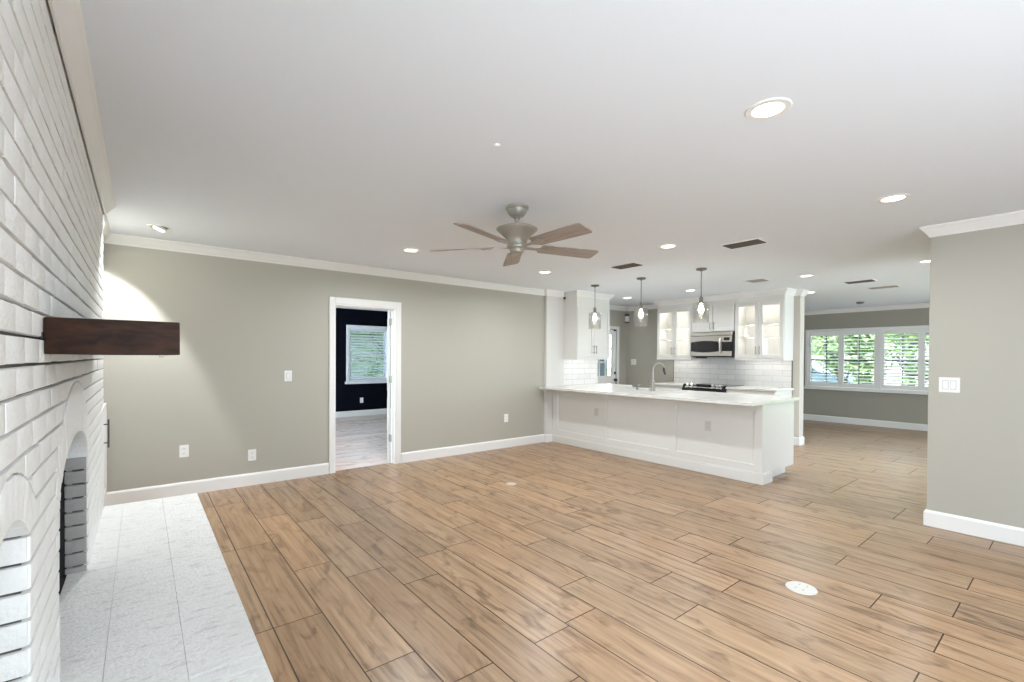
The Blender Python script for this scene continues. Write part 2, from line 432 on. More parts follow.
base_prof = [(0, 0), (.016, 0), (.016, .108), (.012, .120), (.006, .1285), (0, .1285)]
def base(pts, name, labels, skip=()):
    runs(pts, base_prof, name, M['trim'], False, skip, labels, 'baseboard')
base([(-.27, 4.43), (-.27, YB), (1.70, YB)], 'baseboard_back', {0: 'white baseboard on the left wall beyond the brick', 1: 'white baseboard left of the doorway'})
base([(2.605, YB), (5.10, YB), (5.10, YB-.05), (5.228, YB-.05)], 'baseboard_back',
     {0: 'white baseboard right of the doorway', 1: 'tiny baseboard return at the pale wall end', 2: 'short white baseboard left of the peninsula'})
base([(8.10, 2.93), (8.10, 2.86), (8.27, 2.86), (8.27, 5.20), (11.77, 5.20), (11.77, .83), (5.06, .83), (5.06, -2.3), (2.9, -2.3)], 'baseboard_right',
     {0: 'short white baseboard on the kitchen wall end, left piece', 1: 'short white baseboard on the kitchen wall end, right piece', 2: 'baseboard on the dining side of the kitchen wall',
      3: 'baseboard of the hidden dining wall', 4: 'white baseboard under the shuttered window', 5: 'baseboard hidden behind the right wall',
      6: 'white baseboard of the right wall', 7: 'baseboard right of the garden doors behind the camera'})
base([(.40, 10.55), (5.60, 10.55)], 'baseboard_bedroom', {0: 'white baseboard of the dark blue bedroom'})
base([(7.84, 6.20), (8.10, 6.20), (8.10, 5.12)], 'baseboard_kitchen', {0: 'baseboard right of the glass door', 1: 'baseboard under the kitchen light switch'})

# ------------------------------------------------------------------ white brick chimney breast
BX = -.21; Y0, Y1 = .75, 4.42; HZ = .275
A_SM = dict(c=1.385, a=.215, sp=.925, rise=.085, oa=.30, osp=.990, orise=.117, ob=.990)      # small log niche
A_LG = dict(c=2.635, a=.515, sp=.85, rise=.185, oa=.60, osp=.853, orise=.397, ob=.853)           # fire opening

def arc_z(A, y, outer):
    a = A['oa'] if outer else A['a']; r = A['orise'] if outer else A['rise']; s = A['osp'] if outer else A['sp']
    d = (y-A['c'])/a
    if abs(d) > 1: return None
    return s+r*math.sqrt(max(0, 1-d*d)) if A is A_LG else s+r*(1-d*d)

fire = thing('fireplace', 'white painted brick fireplace wall with an arched opening and a small log niche', 'fireplace', (BX, (Y0+Y1)/2, 0))
FO = Vector((BX, (Y0+Y1)/2, 0))
def floc(o):
    for v in o.data.vertices: v.co -= FO
    return o

def low(y, z0, z1):
    """lowest free height of a brick course at this place, None inside a ring or opening"""
    r = z0
    for A in (A_SM, A_LG):
        zo = arc_z(A, y, True)
        if zo is not None and z1 > A['ob'] and zo > z0:
            r = max(r, zo+.005)
        if abs(y-A['c']) < A['a']+.001 and z1 <= A['ob']+.06: return None
    return r if z1-r > .0035 else None

bm = bmesh.new(); rng = random.Random(11)
CO = .0687; GH = .0085; GV = .0018
zj = .379-2*CO
row = 0
def brick(bm, q, depth=.03, x=BX, j=.0016):
    """q: four (y,z) corners of the face, counter-clockwise"""
    dx = rng.uniform(-.0012, .0010)
    fr = [bm.verts.new((x+dx, p[0]+rng.uniform(-j, j)*.6, p[1]+rng.uniform(-j, j))) for p in q]
    bk = [bm.verts.new((x-depth, p[0], p[1])) for p in q]
    fs = [bm.faces.new(fr), bm.faces.new(list(reversed(bk)))]
    n = len(q)
    for i in range(n):
        k = (i+1) % n
        fs.append(bm.faces.new((fr[k], fr[i], bk[i], bk[k])))
    es = [e for e in fs[0].edges]
    bmesh.ops.bevel(bm, geom=es, offset=.0032, segments=2, affect='EDGES', profile=.5, clamp_overlap=True)
while zj < H-.01:
    z0, z1 = max(HZ, zj), min(H-.004, zj+CO-GH)
    if z1-z0 > .012:
        y = Y0-(.1 if row % 2 else 0)
        while y < Y1-.005:
            ya, yb = max(Y0, y), min(Y1, y+.2-GV)
            y += .2
            if yb-ya < .02: continue
            N = 24
            ys = [ya+(yb-ya)*i/N for i in range(N+1)]
            lo = [low(v, z0, z1) for v in ys]
            i = 0
            while i <= N:
                if lo[i] is None: i += 1; continue
                k = i
                while k < N and lo[k+1] is not None: k += 1
                if ys[k]-ys[i] > .006:
                    bot = [(ys[i], lo[i])]+[(ys[t], lo[t]) for t in range(i+1, k) if lo[t] > z0+.0005 or lo[t-1] > z0+.0005 or lo[t+1] > z0+.0005]+[(ys[k], lo[k])]
                    brick(bm, bot+[(ys[k], z1), (ys[i], z1)], depth=.024)
                i = k+1
    zj += CO; row += 1
floc(done('brick_face', bm, M['brick'], fire, smooth=40))

# mortar bed behind the bricks, cut around the openings in thin vertical strips
bm = bmesh.new()
ys = sorted({Y0, Y1} | {A['c']+(A['a']+.014)*t for A in (A_SM, A_LG) for t in [math.sin(math.pi/2*k/16) for k in range(-16, 17)]})
for a, b in zip(ys, ys[1:]):
    mid = (a+b)/2; za = zb = HZ+.001
    for A in (A_SM, A_LG):
        if abs(mid-A['c']) < A['a']+.013:
            cl2 = lambda v: max(A['c']-A['a'], min(A['c']+A['a'], v))
            za = (arc_z(A, cl2(a), False) or A['sp'])+.014; zb = (arc_z(A, cl2(b), False) or A['sp'])+.014
    vs = box(bm, BX-.10 if zb > HZ+.01 else BX-.059, BX-.018, a, b, za, H-.001)
    for v in vs:
        if v.co.z < H-.01 and abs(v.co.y-b) < 1e-6: v.co.z = zb
floc(done('mortar_bed', bm, M['mortar'], fire))

# arch rings of upright bricks
for A, nb, nm in ((A_SM, 9, 'niche_arch'), (A_LG, 22, 'fire_arch')):
    bm = bmesh.new()
    def edge(t, outer):
        a = A['oa'] if outer else A['a']
        if A is A_LG:
            th = math.pi*(1-t)
            r = A['orise'] if outer else A['rise']; s = A['osp'] if outer else A['sp']
            return (A['c']+a*math.cos(th), s+r*math.sin(th))
        y = A['c']+a*(2*t-1)
        return (y, arc_z(A, max(A['c']-a, min(A['c']+a, y)), outer))
    g = .003/ (nb*.08)
    for k in range(nb):
        t0, t1 = (k+.012)/nb, (k+.988)/nb
        i0, i1, o0, o1 = edge(t0, 0), edge(t1, 0), edge(t0, 1), edge(t1, 1)
        brick(bm, [i0, i1, o1, o0], depth=.10, j=.0008, x=BX+.001)
    floc(done(nm, bm, M['brick'], fire, smooth=40))

# reveals: courses of brick on the jambs of both openings
def jamb(A, far, name, material, depth):
    bm = bmesh.new(); s = 1 if far else -1
    yf = A['c']+s*A['a']
    z = .379-2*CO
    while z < A['sp']+ (A['rise']*.35 if A is A_LG else .0):
        z0, z1 = max(HZ, z), min(A['sp'], z+CO-GH)
        if z1-z0 > .012:
            d = rng.uniform(-.002, .002)
            box(bm, BX-.012-depth, BX-.006, min(yf-s*.0+d*s, yf+s*.055), max(yf+d*s, yf+s*.055), z0, z1, bev=.004, seg=2)
        z += CO
    # joint filling, set back
    box(bm, BX-.01-depth, BX-.018, min(yf+s*.016, yf+s*.05), max(yf+s*.016, yf+s*.05), HZ, A['sp'])
    return floc(done(name, bm, material, fire, smooth=40))
jamb(A_LG, True, 'fire_jamb', M['shaded_brick'], .074); jamb(A_LG, False, 'fire_jamb', M['shaded_brick'], .074)
jamb(A_SM, True, 'niche_jamb', M['brick'], .40); jamb(A_SM, False, 'niche_jamb', M['brick'], .40)

def arch_shell(A, x0, x1, material, name, w=0.0, wall=.04):
    """tunnel behind an opening: back wall, vault and floor"""
    bm = bmesh.new()
    pts = [(A['c']-A['a']-w, HZ-.02)]
    N = 20
    for k in range(N+1):
        y = A['c']-A['a']+2*A['a']*k/N
        z = arc_z(A, y, False) or A['sp']
        pts.append((y+(-w if k == 0 else w if k == N else 0), z+w))
    pts.append((A['c']+A['a']+w, HZ-.02))
    Av = [bm.verts.new((x1, p[0], p[1])) for p in pts]; Bv = [bm.verts.new((x0, p[0], p[1])) for p in pts]
    for i in range(len(pts)-1):
        bm.faces.new((Av[i], Av[i+1], Bv[i+1], Bv[i]))
    bm.faces.new(Bv)
    # floor slab
    box(bm, x0, x1, pts[0][0], pts[-1][0], HZ-.07, HZ-.006)
    return floc(done(name, bm, material, fire))
arch_shell(A_LG, -.78, BX-.080, M['soot'], 'firebox', w=.012)
arch_shell(A_SM, -.66, BX-.090, M['brick'], 'log_niche', w=.052)

# raised hearth of painted pavers
hearth = thing('hearth', 'raised white painted brick hearth along the foot of the fireplace', 'hearth', (.07, 2.6, 0))
bm = bmesh.new(); rng2 = random.Random(5)
xs = [-.289, -.103, .123, .345]
y = Y0; k = 0
while y < Y1-.01:
    yb = min(Y1, y+.1035)
    for a, b in zip(xs, xs[1:]):
        dz = rng2.uniform(-.0006, .0006)
        box(bm, a+.0006-.07, b-.0006-.07, y+.0002-2.6, yb-.0002-2.6, HZ-.055, HZ+dz, bev=.0014)
    y += .1035; k += 1
done('paver_top', bm, M['hearth'], hearth, smooth=35)
bm = bmesh.new()
for r in range(3):
    y = Y0-(.1 if r % 2 else 0)
    while y < Y1-.01:
        a, b = max(Y0, y), min(Y1, y+.196); y += .2
        if b-a > .03: box(bm, .28-.07, .337-.07, a-2.6, b-2.6, .004+r*.072, .004+r*.072+.062, bev=.004)
done('brick_riser', bm, M['brick'], hearth)
part('core', M['mortar'], hearth, (-.28, .255, Y0-2.6+.01, Y1-2.6-.01, 0, HZ-.056), bev=0)

# dark beam mantel
mant = thing('mantel_shelf', 'thick dark walnut beam mantel mounted on the white brick', 'mantel', (BX, 1.795, 1.363))
bm = bmesh.new(); box(bm, .002, .306, 0, 1.75, 0, .103, bev=.004, seg=2)
done('beam', bm, M['walnut'], mant, smooth=40)
part('mounting_bracket', M['black_matte'], mant, (-.006, .0025, -.018, 1.70, .042, .060))
part('hook', M['nickel'], mant, (.255, .267, .05, .062, -.008, .001), bev=.001)

# low white cabinet door on the left wall beyond the brick
ac = thing('access_cabinet', 'low white cabinet door with bar handle in the corner past the brick', 'cabinet', (-.27, 5.05, .14))
part('door_panel', M['trim'], ac, (0, .022, -.40, .40, 0, .80))
part('door_frame', M['trim'], ac, (.022, .030, -.40, -.34, 0, .80), (.022, .030, .34, .40, 0, .80), (.022, .030, -.34, .34, .74, .80), (.022, .030, -.34, .34, 0, .06), bev=.001)
bm = bmesh.new(); tube(bm, [(.062, -.05, .47), (.062, -.05, .70)], .006)
tube(bm, [(.028, -.05, .51), (.062, -.05, .51)], .005); tube(bm, [(.028, -.05, .66), (.062, -.05, .66)], .005)
done('bar_handle', bm, M['darkgrey'], ac)

# ------------------------------------------------------------------ bedroom doorway
door = thing('door_1', 'white cased doorway to the dark blue bedroom with its door swung open', 'door', (2.15, YB, 0), kind='structure')
bm = bmesh.new()
for y0, y1 in ((-.018, 0), (WT, WT+.018)):
    box(bm, -.446, -.385, y0, y1, 0, 2.06, bev=.004); box(bm, .385, .45, y0, y1, 0, 2.06, bev=.004)
    box(bm, -.385, .385, y0, y1, 1.985, 2.06, bev=.004)
done('casing', bm, M['trim'], door)
bm = bmesh.new()
box(bm, -.39, -.372, -.01, WT+.01, 0, 1.985); box(bm, .372, .39, -.01, WT+.01, 0, 1.985); box(bm, -.372, .372, -.01, WT+.01, 1.967, 1.985)
box(bm, -.372, -.36, .05, .075, 0, 1.967); box(bm, .36, .372, .05, .075, 0, 1.967); box(bm, -.36, .36, .05, .075, 1.955, 1.967)
done('jamb', bm, M['trim'], door)
slab = bmesh.new()
ang = R(-24)                      # swung past square into the bedroom
def rot(x, y): return (x*math.cos(ang)-y*math.sin(ang), x*math.sin(ang)+y*math.cos(ang))
box(slab, -.035, 0, 0, .73, .01, 1.965, bev=.003)
for z0, z1 in ((.14, .80), (.92, 1.86)):
    for y0, y1 in ((.10, .335), (.395, .63)):
        box(slab, -.039, -.030, y0, y1, z0, z1, bev=.003)
for v in slab.verts:
    x, y = rot(v.co.x, v.co.y); v.co.x = x+.372; v.co.y = y+WT+.022
ds = done('door_slab', slab, M['trim'], door)
for z in (.27, 1.03, 1.77):
    bm = bmesh.new()
    box(bm, .358, .374, WT-.055, WT+.012, z, z+.09, bev=.002); tube(bm, [(.357, WT+.010, z), (.357, WT+.010, z+.09)], .006, 8)
    done('hinge', bm, M['nickel'], door)

# bedroom window with blind
w2 = thing('window_2', 'white bedroom window set in the dark navy wall', 'window', (4.16, 10.55, 0), kind='structure')
bm = bmesh.new()
for b in ((-.53, -.47, -.02, 0, .75, 2.09), (.47, .53, -.02, 0, .75, 2.09), (-.47, .47, -.02, 0, 2.03, 2.09), (-.56, .56, -.06, 0, .745, .80),
          (-.48, -.44, 0, .12, .80, 2.04), (.44, .48, 0, .12, .80, 2.04), (-.44, .44, 0, .12, 2.0, 2.04), (-.44, .44, 0, .12, .80, .84)):
    box(bm, *b, bev=.003)
done('casing', bm, M['blind'], w2)
bm = bmesh.new()
for z0, z1, y in ((.84, 1.42, .05), (1.40, 2.0, .085)):
    for b in ((-.44, -.40, y, y+.03, z0, z1), (.40, .44, y, y+.03, z0, z1), (-.40, .40, y, y+.03, z0, z0+.04), (-.40, .40, y, y+.03, z1-.04, z1)):
        box(bm, *b, bev=.002)
done('sash', bm, M['blind'], w2)
part('glass_pane', M['tinted'], w2, (-.40, .40, .062, .066, .88, 1.38), (-.40, .40, .098, .102, 1.44, 1.96), bev=0)
bl = thing('window_blind', 'white horizontal slat blind hanging in the bedroom window', 'blind', (4.16, 10.585, .86))
bm = bmesh.new(); box(bm, -.43, .43, -.02, .012, 1.10, 1.135, bev=.002); done('headrail', bm, M['blind'], bl)
bm = bmesh.new()
for k in range(17):
    z = .05+k*.063
    vs = [bm.verts.new(p) for p in ((-.42, -.022, z+.011), (.42, -.022, z+.011), (.42, .012, z-.011), (-.42, .012, z-.011))]
    bm.faces.new(vs)
done('slats', bm, M['blind'], bl)
bm = bmesh.new(); box(bm, -.42, .42, -.016, .008, .0, .02, bev=.002); done('bottom_rail', bm, M['blind'], bl)

# ------------------------------------------------------------------ far window with plantation shutters
w1 = thing('window_1', 'wide far window with white frame behind plantation shutters', 'window', (11.77, 2.70, 0), kind='structure')
bm = bmesh.new()
for b in ((-.03, .15, 1.28, 1.335, .70, 2.03), (-.03, .15, -1.335, -1.28, .70, 2.03), (-.03, .15, -1.28, 1.28, 1.975, 2.03), (-.055, .15, -1.34, 1.34, .70, .77),
          (-.025, .12, -.042, .022, .77, 1.975)):
    box(bm, *b, bev=.003)
done('frame', bm, M['trim'], w1)
bm = bmesh.new()
for c in (-.66, .66):
    for b in ((.09, .13, c-.62, c-.59, .77, 1.975), (.09, .13, c+.59, c+.62, .77, 1.975), (.09, .13, c-.59, c+.59, 1.335, 1.37),
              (.09, .13, c-.59, c+.59, .77, .80), (.09, .13, c-.59, c+.59, 1.945, 1.975)):
        box(bm, *b)
    for d in (-.30, 0, .30):
        box(bm, .10, .12, c+d-.011, c+d+.011, .80, 1.945)
    for z in (1.06, 1.65): box(bm, .103, .117, c-.59, c+.59, z-.007, z+.007)
done('sash', bm, M['bronze'], w1)
part('glass_pane', M['glass'], w1, (.124, .127, .07, 1.25, .80, 1.945), (.124, .127, -1.25, -.07, .80, 1.945), bev=0)

def shutter(label, yc, tilt):
    s = thing('plantation_shutter', label, 'shutter', (11.765, yc, .775), group='plantation shutters of the far window')
    hw, hh = .312, 1.195
    bm = bmesh.new()
    for b in ((-.014, .014, -hw, -hw+.05, 0, hh), (-.014, .014, hw-.05, hw, 0, hh), (-.014, .014, -hw+.05, hw-.05, 0, .085), (-.014, .014, -hw+.05, hw-.05, hh-.085, hh)):
        box(bm, *b, bev=.002)
    done('shutter_frame', bm, M['trim'], s)
    bm = bmesh.new(); n = 15; pz = (hh-.17)/n
    for k in range(n):
        z = .085+(k+.5)*pz
        P = []
        for d, t in ((-.034, 0), (-.02, .004), (0, .0055), (.02, .004), (.034, 0), (.02, -.004), (0, -.0055), (-.02, -.004)):
            P.append((d*math.cos(tilt)-t*math.sin(tilt), z+d*math.sin(tilt)+t*math.cos(tilt)))
        prism(bm, P, 'y', -hw+.05, hw-.05)
    done('louvers', bm, M['trim'], s)
    bm = bmesh.new(); box(bm, -.046, -.038, -.006, .006, .12, hh-.12, bev=.002)
    done('tilt_rod', bm, M['trim'], s)
    return s
shutter('leftmost plantation shutter, louvers open onto the driveway', 3.662, R(8))
shutter('second plantation shutter from the left, louvers open onto green leaves', 3.036, R(9))
shutter('third plantation shutter from the left, louvers tilted and paler', 2.345, R(30))
shutter('rightmost visible plantation shutter, partly hidden by the right wall', 1.72, R(30))

# ------------------------------------------------------------------ garden doors behind the camera (daylight)
w3 = thing('window_3', 'wide garden doors behind the camera', 'window', (1.45, -2.36, 0), kind='structure')
part('frame', M['trim'], w3, (-1.45, -1.38, -.05, .05, 0, 2.25), (1.38, 1.45, -.05, .05, 0, 2.25), (-1.38, 1.38, -.05, .05, 2.18, 2.25), (-.06, .06, -.05, .05, 0, 2.18), (-1.38, 1.38, -.05, .05, 0, .05))
w4 = thing('fill_window_4', 'unseen window added in the left wall behind the camera for daylight', 'window', (-.33, -1.0, .3), kind='structure')  # unseen opening added to lift the left side of the room
part('frame', M['trim'], w4, (-.05, .05, -1.2, -1.14, 0, 1.9), (-.05, .05, 1.14, 1.2, 0, 1.9), (-.05, .05, -1.14, 1.14, 1.84, 1.9), (-.05, .05, -1.14, 1.14, 0, .06), (-.03, .03, -.02, .02, .06, 1.84))

# ------------------------------------------------------------------ kitchen peninsula
PX = 5.245
pen = thing('kitchen_peninsula', 'long white panelled peninsula cabinet below the quartz countertop', 'cabinet', (PX, 3.8, 0))
def P(x0, x1, y0, y1, z0, z1): return (x0-PX, x1-PX, y0-3.8, y1-3.8, z0, z1)
YE = 2.205; YW = 5.475
part('back_panel', M['cabinet'], pen, P(PX+.013, PX+.05, YE+.02, YW, 0, .873))
part('cabinet_body', M['cabinet'], pen, P(PX+.05, 6.12, YE+.03, 5.47, .10, .70), P(PX+.05, PX+.4, YE+.03, 5.47, .70, .873), P(PX+.4, 6.12, YE+.03, 3.40, .70, .873), P(PX+.4, 6.12, 4.30, 5.47, .70, .873), bev=.001)
part('toe_kick', M['cabinet'], pen, P(PX+.06, 6.05, YE+.075, 5.46, 0, .10), bev=0)
bm = bmesh.new()
for y0, y1 in ((YE, 2.292), (3.243, 3.335), (4.345, 4.425), (5.355, YW)):
    bm = bmesh.new(); box(bm, *P(PX-.006, PX+.014, y0, y1, .12, .873), bev=.002); done('stile', bm, M['cabinet'], pen)
bm = bmesh.new()
for y0, y1 in ((2.292, 3.243), (3.335, 4.345), (4.425, 5.355)):
    for z0, z1 in ((.785, .873), (.12, .205)):
        bm = bmesh.new(); box(bm, *P(PX-.006, PX+.014, y0, y1, z0, z1), bev=.002); done('rail', bm, M['cabinet'], pen)
bm = bmesh.new()
box(bm, *P(PX-.016, PX+.012, YE-.016, YW, 0, .105), bev=.003); box(bm, *P(PX-.010, PX+.012, YE-.010, YW, .105, .122), bev=.004)
box(bm, *P(PX+.012, PX+.225, YE-.016, YE+.03, 0, .105), bev=.003); box(bm, *P(PX+.012, PX+.219, YE-.010, YE+.03, .105, .122), bev=.004)
done('base_moulding', bm, M['cabinet'], pen)
part('end_panel', M['cabinet'], pen, P(PX+.014, PX+.235, YE, YE+.03, .12, .873), P(PX+.245, 6.125, YE+.012, YE+.03, .10, .873))

ct = thing('countertop', 'white quartz countertop on the peninsula with a deep overhang', 'countertop', (PX, 3.8, .873))
bm = bmesh.new()
z0, z1 = 0, .032
SX0, SX1, SY0, SY1 = 5.72, 6.10, 3.45, 4.25
CX0, CX1, CY0 = 4.95, 6.19, 2.185
def Q(x0, x1, y0, y1): box(bm, x0-PX, x1-PX, y0-3.8, y1-3.8, z0, z1)
for a in ((CX0, SX0, CY0, SY0), (SX0, SX1, CY0, SY0), (SX1, CX1, CY0, SY0), (CX0, SX0, SY0, SY1), (SX1, CX1, SY0, SY1), (CX0, SX0, SY1, 5.478), (SX0, SX1, SY1, 5.478), (SX1, CX1, SY1, 5.478)):
    Q(*a)
bmesh.ops.remove_doubles(bm, verts=bm.verts, dist=1e-5)
seen = {}
for f in list(bm.faces):
    key = tuple(sorted(v.index for v in f.verts))
bm.verts.index_update()
kill = []
for f in bm.faces:
    key = tuple(sorted(v.index for v in f.verts))
    if key in seen: kill += [f, seen[key]]
    else: seen[key] = f
bmesh.ops.delete(bm, geom=list(set(kill)), context='FACES')
done('slab', bm, M['quartz'], ct)
part('back_leg', M['quartz'], ct, (CX1-PX, 6.60-PX, 4.92-3.8, 5.522-3.8, z0, z1), bev=.002)
part('wall_end_fill', M['quartz'], ct, (5.502-PX, CX1-PX, 5.478-3.8, 5.522-3.8, z0, z1), bev=.001)

bcab = thing('base_cabinet', 'white base cabinet under the counter by the glass door', 'cabinet', (6.37, 5.2, 0))
part('cabinet_box', M['cabinet'], bcab, (-.235, .22, -.26, .32, .10, .872), bev=.002)
part('toe_kick', M['cabinet'], bcab, (-.23, .16, -.20, .32, 0, .10), bev=0)
part('door', M['cabinet'], bcab, (-.22, .205, -.28, -.261, .12, .86), bev=.003)

sk = thing('kitchen_sink', 'white undermount sink basin set in the peninsula counter', 'sink', (5.91, 3.85, .871))
bm = bmesh.new()
x, y, d, t = .21, .42, -.15, .012
box(bm, -x, x, -y, y, d-t, d); box(bm, -x, -x+t, -y, y, d, 0); box(bm, x-t, x, -y, y, d, 0); box(bm, -x+t, x-t, -y, -y+t, d, 0); box(bm, -x+t, x-t, y-t, y, d, 0)
done('basin', bm, M['sink'], sk)
bm = bmesh.new(); lathe(bm, [(.045, 0), (.045, .004), (.03, .004), (.02, .001)], 20, 0, 0, d); done('drain', bm, M['steel'], sk)

fa = thing('kitchen_faucet', 'tall brushed nickel gooseneck faucet on the peninsula', 'faucet', (5.63, 3.853, .905), rz=R(-14))
bm = bmesh.new(); lathe(bm, [(.034, 0), (.034, .012), (.029, .018), (.029, .13), (.022, .15), (.0, .155)], 24); done('base', bm, M['nickel'], fa, smooth=40)
pts = [(0, 0, .14), (0, 0, .26)]+[(.105-.105*math.cos(a), 0, .285+.105*math.sin(a)) for a in [R(5+15*k) for k in range(0, 11)]]
bm = bmesh.new(); tube(bm, pts, .0135, 14); done('spout', bm, M['nickel'], fa, smooth=50)
e = Vector(pts[-1]); e2 = e+Vector((.012, 0, -.05))
bm = bmesh.new(); tube(bm, [e, e2], [.016, .019], 14); tube(bm, [e2, e2+Vector((.016, 0, -.05))], [.018, .012], 14); done('spray_head', bm, M['darkgrey'], fa, smooth=50)
bm = bmesh.new(); tube(bm, [(0, .02, .085), (0, .062, .095)], .012, 12); tube(bm, [(0, .055, .093), (-.02, .075, .165)], .006, 10); done('lever', bm, M['nickel'], fa, smooth=50)
sd = thing('soap_dispenser', 'small brushed nickel soap dispenser left of the faucet', 'soap dispenser', (5.70, 4.16, .905))
bm = bmesh.new(); lathe(bm, [(.022, 0), (.022, .01), (.014, .014), (.014, .04), (.008, .045), (.008, .065)], 18); done('collar', bm, M['nickel'], sd, smooth=40)
bm = bmesh.new(); tube(bm, [(-.008, 0, .065), (.03, 0, .068), (.06, 0, .06)], .007, 10); done('pump_spout', bm, M['nickel'], sd, smooth=50)

# ------------------------------------------------------------------ kitchen cabinets
def bar_pull(name, parent, x, y, z0, z1):
    bm = bmesh.new(); tube(bm, [(x, y-.03, z0), (x, y-.03, z1)], .006, 8)
    for z in (z0+.02, z1-.02): tube(bm, [(x, y, z), (x, y-.03, z)], .0045, 8)
    return done(name, bm, M['nickel'], parent)

def shaker(parent, x0, x1, z0, z1, hx, hz, glass=False, y=-.02):
    fw = .058; bm = bmesh.new()
    for b in ((x0, x0+fw, y, 0, z0, z1), (x1-fw, x1, y, 0, z0, z1), (x0+fw, x1-fw, y, 0, z0, z0+fw), (x0+fw, x1-fw, y, 0, z1-fw, z1)):
        box(bm, *b, bev=.0025)
    if not glass: box(bm, x0+fw, x1-fw, y+.010, 0, z0+fw, z1-fw)
    d = done('door', bm, M['cabinet'], parent)
    if glass:
        part('glass_pane', M['glass'], d, (x0+fw, x1-fw, y+.008, y+.012, z0+fw, z1-fw), bev=0)
    bar_pull('handle', d, hx, y, *hz)
    return d

def upper(label, w, z0, z1, depth, loc, rz, glass, top=H-.088+.002, lit=False):
    c = thing('upper_cabinet', label, 'cabinet', (loc[0], loc[1], z0), rz, group='white upper cabinets')
    h = z1-z0; T = .018
    bm = bmesh.new()
    box(bm, 0, T, 0, depth, 0, h); box(bm, w-T, w, 0, depth, 0, h); box(bm, T, w-T, depth-.01, depth, 0, h)
    box(bm, T, w-T, 0, depth-.01, 0, T); box(bm, T, w-T, 0, depth-.01, h-T, h)
    box(bm, 0, w, -.004, .014, h, H-z0-.001); box(bm, 0, .014, .014, depth, h, H-z0-.001); box(bm, w-.014, w, .014, depth, h, H-z0-.001)
    done('carcass', bm, M['cabinet'], c)
    bm = bmesh.new(); box(bm, 0, w, -.016, .004, -.032, 0, bev=.003); box(bm, 0, .016, .004, depth, -.032, 0); box(bm, w-.016, w, .004, depth, -.032, 0)
    done('light_rail', bm, M['cabinet'], c)
    mid = w/2; g = .003
    hz = (.06, .20)
    shaker(c, .006, mid-g, .006, h-.006, mid-.030, hz, glass)
    shaker(c, mid+g, w-.006, .006, h-.006, mid+.030, hz, glass)
    if glass:
        for z in (h*.37, h*.60):
            part('shelf', M['cabinet'], c, (T, w-T, .05, depth-.01, z, z+.018), bev=0)
        for px in (w*.27, w*.73):
            bm = bmesh.new(); lathe(bm, [(.03, -.012), (.03, 0)], 20, px, depth*.5, h-T); o = done('puck_light', bm, M['puck'], c)
            for zz in (h-T-.03, h*.60-.03, h*.37-.03):
                ld = bpy.data.lights.new('shelf_lamp', 'POINT'); ld.energy = .75; ld.color = (.97, .98, .95); ld.shadow_soft_size = .03
                lo = bpy.data.objects.new('shelf_lamp', ld); COL.objects.link(lo); lo.parent = c; lo.location = (px, .12, zz)
    # added fill lamp beneath, no fixture modelled
    ld = bpy.data.lights.new('under_cabinet_fill', 'AREA'); ld.shape = 'RECTANGLE'; ld.size = w-.1; ld.size_y = .02; ld.energy = .7; ld.color = (1, .97, .93)
    lo = bpy.data.objects.new('under_cabinet_fill', ld); COL.objects.link(lo); lo.parent = c; lo.location = (w/2, depth*.55, -.006)
    return c

FX = 7.75; DP = 8.098-FX
upper('left glass fronted upper cabinet, left of the microwave', .72, 1.375, 2.285, DP, (FX, 5.205), R(-90), True)
upper('right glass fronted upper cabinet, right of the microwave', .76, 1.375, 2.285, DP, (FX, 3.712), R(-90), True)
# small cabinet over the microwave
mc = thing('upper_cabinet', 'short solid door upper cabinet above the microwave', 'cabinet', (FX, 4.483, 1.83), R(-90), group='white upper cabinets')
bm = bmesh.new(); box(bm, 0, .768, 0, DP, 0, 2.285-1.83); box(bm, 0, .768, -.004, .014, .455, H-1.83-.001)
done('carcass', bm, M['cabinet'], mc)
shaker(mc, .006, .381, .006, .449, .352, (.04, .17)); shaker(mc, .387, .762, .006, .449, .416, (.04, .17))
upper('solid door upper cabinet over the counter at the left by the glass door', .81, 1.375, 2.20, .325, (5.50, 5.20), 0, False)

# subway tile backsplashes
def tiles(name, label, x0, x1, y0, y1, z0, z1, ax):
    bm = bmesh.new(); box(bm, x0, x1, y0, y1, z0, z1)
    uvl = bm.loops.layers.uv.new('grain')
    for f in bm.faces:
        for lp in f.loops:
            c = lp.vert.co; lp[uvl].uv = ((-c.y if ax == 'x' else c.x)+20.03, c.z-.905+9.25)
    return tag(done(name, bm, M['tile']), label, 'backsplash', kind='structure')
tiles('trim_90', 'white subway tile backsplash behind the range', 8.088, 8.1, 2.97, 5.06, .905, 1.40, 'x')
tiles('trim_91', 'white subway tile backsplash under the left upper cabinet', 5.50, 6.385, YB-.010, YB, .905, 1.37, 'y')
part_ = part('trim_92', M['darkgrey'], None, (8.086, 8.1, 2.962, 2.969, .905, 1.34), (8.086, 8.1, 5.061, 5.068, .905, 1.36), bev=0)
tag(part_, 'dark metal edge strips at both ends of the range backsplash', 'tile trim', kind='structure')

# microwave
mw = thing('microwave', 'stainless steel microwave with black bowed window over the range', 'microwave', (7.69, 4.478, 1.402), R(-90))
part('body', M['black_matte'], mw, (0.0, .758, .012, .398, .0, .424))
bm = bmesh.new(); N = 16; wL, wR = .012, .545
top = [(wL+(wR-wL)*i/N, .245+.030*(1-((i/N-.5)/.55)**2)) for i in range(N+1)]
bot = [(wL+(wR-wL)*i/N, .098-.026*(1-((i/N-.5)/.55)**2)) for i in range(N+1)]
